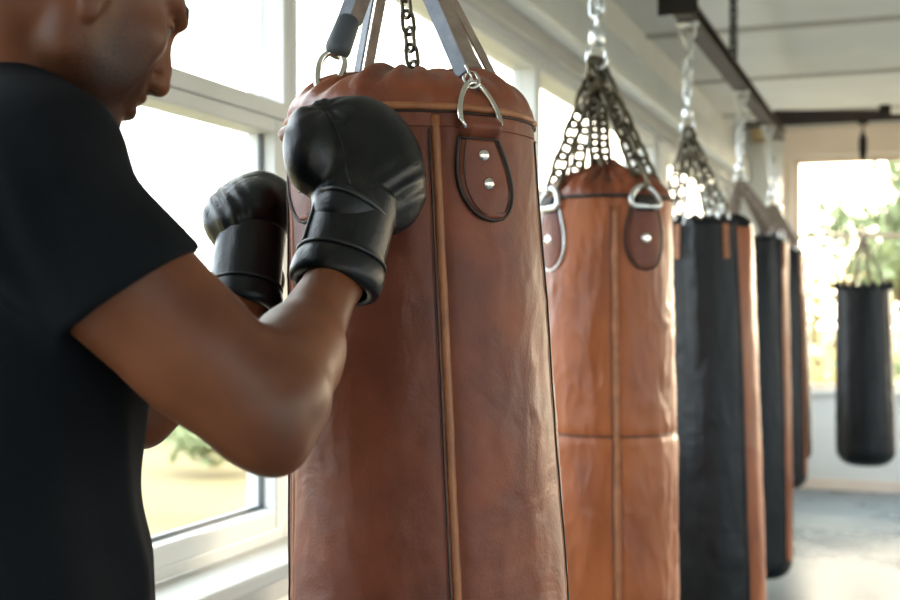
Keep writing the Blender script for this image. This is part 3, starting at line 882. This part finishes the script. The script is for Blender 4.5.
hc((.091, 0, .036), (.108, 0, -.002), .0078, .0085, .012)
hc((.104, 0, .002), (.113, 0, -.018), .0085, .0112, .010)
he((.084, 0, -.046), (.018, .028, .022), .012)
he((.0955, 0, -.0425), (.0115, .023, .0078), .005)
he((.0935, 0, -.0605), (.0125, .020, .0090), .005)
hc((.100, -.022, -.0512), (.109, .0, -.0512), .0034, .0036, .003, 'sub'); hc((.100, .022, -.0512), (.109, .0, -.0512), .0034, .0036, .003, 'sub')
he((.078, 0, -.088), (.019, .024, .017), .014)
for s in (-1, 1):
    he((.106, s * .0075, -.0305), (.0055, .0042, .0042), .003, 'sub')
    # eyelids
    he((.0765, s * .0315, .0245), (.0140, .0165, .0132), .004)
    hc((.089, s * .018, .0235), (.084, s * .044, .0215), .0024, .0022, .002, 'sub')
    # ear
    e0_ = (-.004, s * .083, .006)
    he(e0_, (.019, .0085, .032), .006, rx=rotloc('Z', s * -22) @ rotloc('Y', -10))
    he((-.002, s * .091, .010), (.011, .006, .020), .004, 'sub', rx=rotloc('Z', s * -22) @ rotloc('Y', -10))
    he((.001, s * .081, -.024), (.0095, .007, .012), .004)
    he((.009, s * .074, .000), (.005, .005, .007), .005)
V, Fc = fb.mesh()
# legs and feet as a second shell under the shorts
fl = Field((-.95, .95, .0), (.0, 1.85, 1.12), .007)
hipR = np.array([-.485, 1.235, .93]); hipL = np.array([-.545, 1.405, .93])
kR = np.array([-.52, 1.14, .50]); kL = np.array([-.42, 1.47, .51]); aR = np.array([-.66, 1.10, .09]); aL = np.array([-.40, 1.53, .09])
for h_, k_, a_2 in ((hipR, kR, aR), (hipL, kL, aL)):
    fl.cone(h_, h_ + (k_ - h_) * .5, .088, .075, .03); fl.cone(h_ + (k_ - h_) * .5, k_, .075, .054, .03)
    q = k_ + (a_2 - k_) * .3 - fw * .015
    fl.cone(k_, q, .052, .056, .03); fl.cone(q, a_2, .055, .036, .03)
    fl.cone(a_2 - fw * .03 - [0, 0, .045], a_2 + fw * .13 - [0, 0, .055], .030, .024, .03)
fl.ell((-.505, 1.32, .99), (.115, .155, .12), TR, .05)
V2, F2 = fl.mesh()
Vb = np.concatenate([V, V2]); Fb = np.concatenate([Fc, F2 + len(V)])
body = mk('person', Vb, Fb, M['skin'], origin=(-.52, 1.32, 0))
tag(body, 'person in a black t-shirt and boxing gloves, bowed head, jabbing the large brown bag', 'person')

jc = Hp(.048, -.035, -.058) - np.array([-.52, 1.32, 0]); stubble(M['skin'], tuple(jc), .03, .095, .72)
# eyes, brows, lips, hair
def uvs(c, r, n=16, m2=10, Rm=None, cut=None):
    Vv = []; Rm = np.eye(3) if Rm is None else Rm
    for j in range(m2 + 1):
        a = PI * j / m2
        for i in range(n):
            t = 2 * PI * i / n
            Vv.append(np.asarray(c) + Rm @ (np.array([math.cos(a), math.sin(a) * math.cos(t), math.sin(a) * math.sin(t)]) * r))
    return Vv, grid_faces(n, m2 + 1, True)
for s in (-1, 1):
    v, f = uvs(Hp(.0765, s * .0315, .0225), .0135, Rm=HR)
    ey = mk('eye', v, f, M['eye'], body); ey['label'] = 'dark eye looking down'
    v, f = uvs(Hp(.0830, s * .0300, .0190), .0078, Rm=HR); mk('iris', v, f, M['iris'], ey)
    pts = [Hp(.100 - .0 * q, s * (.012 + .008 * q), .050 + .0035 * math.sin(q * .8)) for q in range(5)]
    pts = [Hp(*(x)) for x in ((.1035, s * .012, .046), (.1000, s * .022, .050), (.093, s * .034, .052), (.0835, s * .046, .049), (.076, s * .053, .044))]
    MB().tube(pts, 1., prof=[(math.cos(a) * .0045, math.sin(a) * .0022) for a in np.linspace(0, 2 * PI, 9)[:-1]], up=HR[:, 2]).build('eyebrow', M['brow'], body)
fh = Field(Hc - .17, Hc + .18, .004)
fh.ell(Hp(-.010, 0, .048), np.array((.1035, .0795, .0870)) * HS, HR, .01); fh.ell(Hp(-.037, 0, .022), np.array((.0725, .0705, .0725)) * HS, HR, .03)
fh.plane(Hp(.070, 0, .092), HR @ np.array([.93, 0, -.36]), .01, Hc - .2, Hc + .2)
fh.plane(Hp(-.02, 0, -.005), HR @ np.array([.35, 0, -.94]), .01, Hc - .2, Hc + .2)
for s in (-1, 1): fh.ell(Hp(.052, s * .085, .018), (.045, .03, .035), HR, .01, 'sub')
v, f = fh.mesh(); hr = mk('hair', v, f, M['hair'], body); hr['label'] = 'close-cropped dark hair'

# t-shirt
fs = Field((-.84, .95, .82), (-.10, 1.80, 1.86), .004)
for sh, el in ((shR, elR), (shL, elL)):
    d = el - sh
    fs.ell(sh, (.080, .076, .086), None, .04)
    fs.cone(sh + d * .05, sh + d * .75, .077, .073, .035)
pcut = P(133, 290, 1.17)
fs.plane(pcut, [.54, .08, -.84], .006, (-.60, .95, 1.0), (-.10, 1.33, 1.72))
dL = elL - shL
fs.plane(shL + dL * .58, dL, .006, (-.52, 1.42, 1.2), (-.10, 1.80, 1.60))
fs.cyl(np.array([-.481, 1.325, 1.17]), TR, .142, .188, .31, .03, .03)
fs.cyl(np.array([-.483, 1.325, 1.06]), TR, .140, .184, .20, .08, .03)
fs.ell(chest + [-.014, 0, .02], (.140, .190, .23), TR, .06)
fs.cone(shR + [-.04, .05, .0], shL + [.02, -.04, 0], .080, .080, .05)
fs.cone((-.475, 1.29, 1.685), shR + [-.02, .03, .02], .052, .066, .05)
fs.cone((-.475, 1.35, 1.685), shL + [.02, -.03, .02], .052, .066, .05)
# neck opening
fs.cone((-.485, 1.325, 1.72), Hp(-.03, 0, -.02), .064, .085, .012, 'sub')
fs.cone(P(-30, 84, 1.27), P(60, 150, 1.18), .052, .055, .03)
fs.cone(P(-30, 88, 1.27), P(-60, 200, 1.27), .046, .090, .04)
# collar rib
cn = np.array([-.468, 1.325, 1.708]); ax = Hp(-.035, 0, -.03) - np.array([-.475, 1.325, 1.63]); ax /= np.linalg.norm(ax)
e1 = np.cross(ax, [0, 1., 0]); e1 /= np.linalg.norm(e1); e2 = np.cross(ax, e1)
def folds(X, Y, Z):
    a = np.sin((X * 1.0 + Z * .55) * 120 + np.sin(Y * 30) * 1.2 + np.sin(Z * 22)) * .0040
    dd = (X - (-.395)) ** 2 + (Z - 1.575) ** 2
    w1 = np.exp(-dd / .0035)
    b = np.sin(Z * 16 + X * 40 + np.sin(Y * 14) * 2) * .004 + np.sin(Y * 60 + Z * 9 + np.sin(X * 20)) * .0025
    w2 = 1 / (1 + np.exp((Z - 1.42) * 40))
    return a * w1 + b * w2 + np.sin(X * 31 + Z * 17) * np.sin(Y * 37) * .0015
fs.warp(folds)
v, f = fs.mesh(); ts = mk('t_shirt', v, f, M['shirt'], body); ts['label'] = 'black short-sleeved t-shirt'
pts = [cn + (e1 * math.cos(a) + e2 * math.sin(a)) * .0735 for a in np.linspace(0, 2 * PI, 41)[:-1]]
MB().tube(pts, .0075, 10, closed=True).build('collar', M['shirt'], ts)
# shorts
fq = Field((-.80, 1.02, .38), (-.20, 1.65, 1.12), .008)
fq.ell((-.505, 1.32, .97), (.135, .178, .13), TR, .04)
for h_, k_ in ((hipR, kR), (hipL, kL)):
    fq.cone(h_, h_ + (k_ - h_) * .95, .108, .10, .03)
fq.plane([0, 0, .57], [0, 0, -1], .005, (-.8, 1.02, .38), (-.2, 1.65, .75))
v, f = fq.mesh(); sh_ = mk('shorts', v, f, M['shorts'], body)
for a_2 in (aR, aL):
    ff = Field(a_2 - [.2, .2, .1], a_2 + [.25, .25, .12], .005)
    ff.cone(a_2 - fw * .035 + [0, 0, -.035], a_2 + fw * .14 + [0, 0, -.045], .044, .036, .03); ff.cone(a_2 + [0, 0, .03], a_2 - [0, 0, .04], .048, .05, .03)
    ff.plane([0, 0, .025], [0, 0, -1], .004, a_2 - .3, a_2 + .3); ff.plane([0, 0, .15], [0, 0, 1], .004, a_2 - .3, a_2 + .3)
    v, f = ff.mesh(); so = mk('shoe', v, f, M['shoe'], body)
    ff = Field(a_2 - [.2, .2, .1], a_2 + [.25, .25, .12], .005)
    ff.cone(a_2 - fw * .035 + [0, 0, -.05], a_2 + fw * .14 + [0, 0, -.05], .052, .044, .02)
    ff.plane([0, 0, .0], [0, 0, -1], .004, a_2 - .3, a_2 + .3); ff.plane([0, 0, .026], [0, 0, 1], .004, a_2 - .3, a_2 + .3)
    v, f = ff.mesh(); mk('sole', v, f, M['sole'], so)

# gloves
def frame_from(a, b, hint):
    z = b - a; z = z / np.linalg.norm(z); x = np.cross(hint, z); x /= np.linalg.norm(x); y = np.cross(z, x)
    return np.stack([x, y, z], 1)
def ry(deg): return np.array(Matrix.Rotation(rad_(deg), 3, 'Y'))
def cuff(parent, a, b, r0, r1, r2, dep=.92):
    """a = wrist opening, b = under the mitt"""
    Fm = frame_from(a, b, np.array([0, 1., 0])); L = np.linalg.norm(b - a)
    rows = [(-.012, .80), (-.012, .95), (-.008, 1.06), (.000, 1.085), (.010, 1.09), (.018, 1.05), (.024, 1.0), (.03, .98)]
    rows = [(h, q * r0) for h, q in rows] + [(.03 + (L - .03) * q, r0 * .98 + (r1 - r0 * .98) * q) for q in np.linspace(.05, 1, 16)]
    Vv = []; n = 56
    for j, (h, r) in enumerate(rows):
        for i in range(n):
            t = 2 * PI * i / n
            w = 1 + .006 * math.sin(3 * t + h * 60)
            Vv.append(a + Fm @ np.array([r * w * math.cos(t), r * w * dep * math.sin(t), h]))
    Fq = grid_faces(n, len(rows), True)
    o = mk('wrist_cuff', Vv, Fq, M['glove'], parent)
    md = o.modifiers.new('th', 'SOLIDIFY'); md.thickness = .004; md.offset = -1
    # closing strap edge and rim piping
    ta = rad_(205) if parent['side'] < 0 else rad_(150)
    pts = [a + Fm @ np.array([(r + .0015) * math.cos(ta), (r + .0015) * dep * math.sin(ta), h]) for h, r in rows[6:]]
    MB().tube(pts, .0022, 6).build('strap_edge', M['glove_dark'], o)
    pts = [a + Fm @ np.array([r0 * 1.02 * math.cos(t), r0 * 1.02 * dep * math.sin(t), .025]) for t in np.linspace(0, 2 * PI, 49)[:-1]]
    MB().tube(pts, .0026, 6, closed=True).build('cuff_piping', M['glove_dark'], o)

def seam_on(field, pts, r, parent):
    pass
# right (near) glove
g1 = Field((-.27, 1.36, 1.48), (.03, 1.66, 1.80), .0028)
G = 1.54
g1.ell(P(362, 148, G), (.066, .062, .056), ry(18), .03)
g1.ell(P(352, 135, G), (.050, .060, .040), ry(-10), .03)
g1.ell(P(384, 180, G - .01), (.049, .056, .062), ry(-20), .035)
g1.ell(P(376, 196, G - .035), (.044, .040, .048), ry(-25), .03)
g1.cone(P(356, 178, G - .03), P(350, 212, G - .07), .048, .046, .02)
g1.ell(P(313, 151, G - .055), (.035, .044, .050), ry(-4), .008)      # thumb
g1.ell(P(320, 172, G - .055), (.030, .034, .026), ry(20), .02)
g1.cone(P(306, 122, G - .05), P(322, 110, G - .03), .016, .012, .015)
def crease(X, Y, Z):
    p = P(326, 108, G - .05); dx = X - p[0]; dz = Z - p[2]
    rr = np.sqrt(dx * dx + dz * dz + (Y - p[1]) ** 2 * .3); a = np.arctan2(dz, dx)
    w = np.exp(-(rr / .045) ** 2) * np.minimum(rr / .012, 1)
    f1 = np.sin(a * 9 + rr * 40) * .0011 * w
    # knuckle padding roll on the right flank
    q = P(408, 190, G - .03); d2 = (X - q[0]) ** 2 + (Z - q[2]) ** 2
    f2 = np.sin((Z * .8 - X * .6) * 330) * .0011 * np.exp(-d2 / .0012)
    return f1 + f2 + np.sin(X * 45 + Z * 30) * np.sin(Y * 50 + Z * 20) * .0008
g1.warp(crease)
v, f = g1.mesh(); glR = mk('boxing_glove', v, f, M['glove'], body); glR['side'] = -1; glR['label'] = 'black leather boxing glove on the near hand, pressed to the front of the bag'
fR = (wrR - elR) / np.linalg.norm(wrR - elR)
cuff(glR, P(336, 279, 1.44), P(360, 196, 1.485), .0505, .049, 0)
# thumb seam
def surf_line(field, pxs, Ystart):
    out = []
    for px, py in pxs:
        for Yq in np.arange(Ystart, 1.9, .001):
            p = P(px, py, Yq); ii = [int(round((p[q] - field.lo[q]) / field.h)) for q in range(3)]
            if all(0 <= ii[q] < field.F.shape[q] for q in range(3)) and field.F[tuple(ii)] < 0: out.append(p); break
    return out
pl = surf_line(g1, [(327, 112), (333, 122), (338, 134), (342, 147), (345, 160), (347, 172), (350, 183)], 1.37)
if len(pl) > 3: MB().tube(pl, .0013, 6).build('seam', M['glove_dark'], glR)
pl = surf_line(g1, [(322, 189), (335, 188), (348, 190), (360, 196), (372, 204), (384, 215), (393, 226)], 1.37)
if len(pl) > 3: MB().tube(pl, .0042, 8).build('binding', M['glove_dark'], glR)
# left (far) glove
g2 = Field((-.42, 1.66, 1.50), (-.16, 1.98, 1.76), .0028)
G2 = 1.85
g2.ell(P(252, 214, G2), (.060, .060, .054), ry(-25), .03)
g2.ell(P(232, 222, G2 - .02), (.040, .050, .042), ry(-30), .03)
g2.ell(P(262, 205, G2 + .01), (.048, .060, .044), ry(0), .03)
g2.cone(P(254, 225, G2 - .01), P(250, 258, G2 - .04), .047, .044, .02)
g2.cone(P(240, 216, G2 - .055), P(262, 200, G2 - .05), .024, .022, .025)
def crease2(X, Y, Z):
    q = P(222, 215, G2 - .03); d2 = (X - q[0]) ** 2 + (Z - q[2]) ** 2
    return np.sin((Z * .55 + X * .83) * 300 + np.sin(Z * 60)) * .0012 * np.exp(-d2 / .0030) + np.sin(X * 60 + Z * 40) * np.sin(Y * 50) * .001
g2.warp(crease2)
v, f = g2.mesh(); glL = mk('boxing_glove', v, f, M['glove'], body); glL['side'] = 1; glL['label'] = 'black leather boxing glove on the far hand, beside the left flank of the bag'
cuff(glL, P(243, 304, 1.765), P(252, 232, 1.815), .051, .050, 0)

# ================================================================= OUTSIDE
def gnd(): 
    n = 60; Vv = []
    for j in range(n + 1):
        for i in range(n + 1):
            x = -150 + 300 * i / n; y = -150 + 300 * j / n
            d = math.hypot(x, y)
            Vv.append((x, y, -.7 + .25 * noise.noise(Vector((x * .05, y * .05, 0))) * min(1, d / 40)))
    return mk('meadow', Vv, grid_faces(n + 1, n + 1), M['ground'], origin=(0, 0, -.7))
o = gnd(); o['kind'] = 'structure'

def tree(x, y, H, rad, m, label, cat, nl=1800, trunk=True, seed=0, z=-.62, name='tree', group=None):
    rnd_ = random.Random(seed)
    e0 = empty(name, (x, y, z), label, cat, group)
    if trunk:
        mb = MB(); mb.tube([(x, y, z - .1), (x + .05, y, z + H * .3), (x - .03, y + .05, z + H * .6)], [.16 * H / 5, .12 * H / 5, .05 * H / 5], 9)
        for q in range(5):
            a = q * 1.3; mb.tube([(x, y, z + H * (.3 + .05 * q)), (x + math.cos(a) * rad * .6, y + math.sin(a) * rad * .6, z + H * (.55 + .06 * q))], [.05 * H / 5, .015], 6)
        mb.build('trunk', M['bark'], e0)
    Vv = []; Fq = []
    cl = [(rnd_.gauss(0, .45) * rad, rnd_.gauss(0, .45) * rad, (rnd_.random() - .4) * (H * .35)) for _ in range(14)]
    zc = z + H * (.68 if trunk else .45)
    for i in range(nl):
        c = rnd_.choice(cl); r = rad * .42
        p = np.array([x + c[0] + rnd_.gauss(0, .5) * r, y + c[1] + rnd_.gauss(0, .5) * r, zc + c[2] + rnd_.gauss(0, .5) * r])
        if p[2] < z: p[2] = z + rnd_.random() * .3
        s_l = .07 + .09 * rnd_.random()
        a = np.array([rnd_.gauss(0, 1) for _ in range(3)]); a /= np.linalg.norm(a); b = np.cross(a, [rnd_.gauss(0, 1) for _ in range(3)]); b /= np.linalg.norm(b)
        k = len(Vv); Vv += [p - a * s_l, p - b * s_l * .5, p + a * s_l, p + b * s_l * .5]; Fq.append((k, k + 1, k + 2, k + 3))
    mk('foliage', Vv, Fq, m, e0, smooth=False)
    return e0
def seen(px, Y): q = P(px, 0, Y); return q[0], q[1]
x, y = seen(905, 21); tree(x, y, 5.2, 1.1, M['leaf_g'], 'green leafy tree outside the far window, at the right edge', 'tree', seed=1)
x, y = seen(815, 27); tree(x, y, 3.6, 1.9, M['leaf_y'], 'yellowish tree outside the far window, left of the lone bag', 'tree', seed=2)
x, y = seen(1060, 29); tree(x, y, 4.6, 1.8, M['leaf_y'], 'yellowish tree beyond the green one outside the far window', 'tree', seed=3)
x, y = seen(800, 17); tree(x, y, 1.9, 1.1, M['leaf_y'], 'low yellow-green bush outside the far window, at its left jamb', 'bush', 900, False, 4, name='bush')
x, y = seen(868, 19); tree(x, y, 1.7, 1.2, M['leaf_g'], 'low green bush outside the far window, behind the lone bag', 'bush', 900, False, 5, name='bush')
x, y = seen(225, 17); tree(x, y, 1.0, .7, M['leaf_g'], 'low green bush outside the left window, under the elbow', 'bush', 900, False, 6, name='bush')
x, y = seen(150, 22); tree(x, y, .9, 1.0, M['leaf_y'], 'low dry yellow bush outside the left window, beside the shirt', 'bush', 900, False, 7, name='bush')

# ================================================================= LIGHT
w = bpy.data.worlds.new('sky'); sc.world = w; w.use_nodes = True
N, L = w.node_tree.nodes, w.node_tree.links
bg = N['Background']; bg.inputs[1].default_value = 7.5
tc = N.new('ShaderNodeTexCoord'); nrm = N.new('ShaderNodeVectorMath'); nrm.operation = 'DOT_PRODUCT'
sd = np.array([.69, .72, .14]); sd /= np.linalg.norm(sd)
nrm.inputs[1].default_value = sd
L.new(tc.outputs['Generated'], nrm.inputs[0])
cr = N.new('ShaderNodeValToRGB'); L.new(nrm.outputs['Value'], cr.inputs[0])
cr.color_ramp.elements[0].position = .0; cr.color_ramp.elements[0].color = (.86, .95, 1.06, 1)
cr.color_ramp.elements[1].position = 1.0; cr.color_ramp.elements[1].color = (2.2, 1.75, 1.25, 1)
e = cr.color_ramp.elements.new(.7); e.color = (1.0, .96, .88, 1)
L.new(cr.outputs[0], bg.inputs[0])

def portal(center, direction, sx, sy):
    ld = bpy.data.lights.new('window_portal', 'AREA'); ld.shape = 'RECTANGLE'; ld.size = sx; ld.size_y = sy
    ld.cycles.is_portal = True
    o = bpy.data.objects.new('window_portal', ld); COL.objects.link(o)
    o.location = center; o.rotation_euler = Vector(direction).to_track_quat('-Z', 'Y').to_euler()
rv = R(1, 0, 0); uv_ = R(0, 1, 0)
rz = lambda v: np.array([v[0], v[1], 0])
for a, b in left_openings: portal(R(LAT0 - .2, (a + b) / 2, (ZS + ZT) / 2), rz(rv), b - a, ZT - ZS)
for a, b in right_openings: portal(R(LAT1 + .2, (a + b) / 2, 1.75), -rz(rv), b - a, 1.7)
for a, b in back_openings: portal(R((a + b) / 2, T1 + .2, 1.81), -rz(uv_), b - a, 1.96)
for a, b in front_openings: portal(R((a + b) / 2, T0 - .2, 1.715), rz(uv_), b - a, 1.77)

sun = bpy.data.lights.new('sun', 'SUN'); sun.energy = 5.5; sun.angle = rad_(3); sun.color = (1, .80, .58)
so = bpy.data.objects.new('sun', sun); COL.objects.link(so); so.location = (8, 8, 8)
so.rotation_euler = Vector(-sd).to_track_quat('-Z', 'Y').to_euler()

# ================================================================= CAMERA
cam = bpy.data.cameras.new('camera'); co = bpy.data.objects.new('camera', cam); COL.objects.link(co)
co.location = (0, 0, EYE); co.rotation_euler = (PI / 2, 0, 0)
cam.sensor_width = 36; cam.lens = 36 * F_PX / 900
cam.shift_y = 10 / 900
cam.clip_start = .05; cam.clip_end = 500
cam.dof.use_dof = True; cam.dof.focus_distance = 1.62; cam.dof.aperture_fstop = 4.5
sc.camera = co
sc.view_settings.view_transform = 'Standard'; sc.view_settings.look = 'None'; sc.view_settings.gamma = 1; sc.view_settings.exposure = 0
sc.view_settings.use_curve_mapping = False
sc.cycles.use_denoising = True
sc.cycles.max_bounces = 10; sc.cycles.diffuse_bounces = 5; sc.cycles.transparent_max_bounces = 12
sc.cycles.sample_clamp_indirect = 8
for o in COL.objects:
    for k in ('w', 'side'):
        if k in o: del o[k]
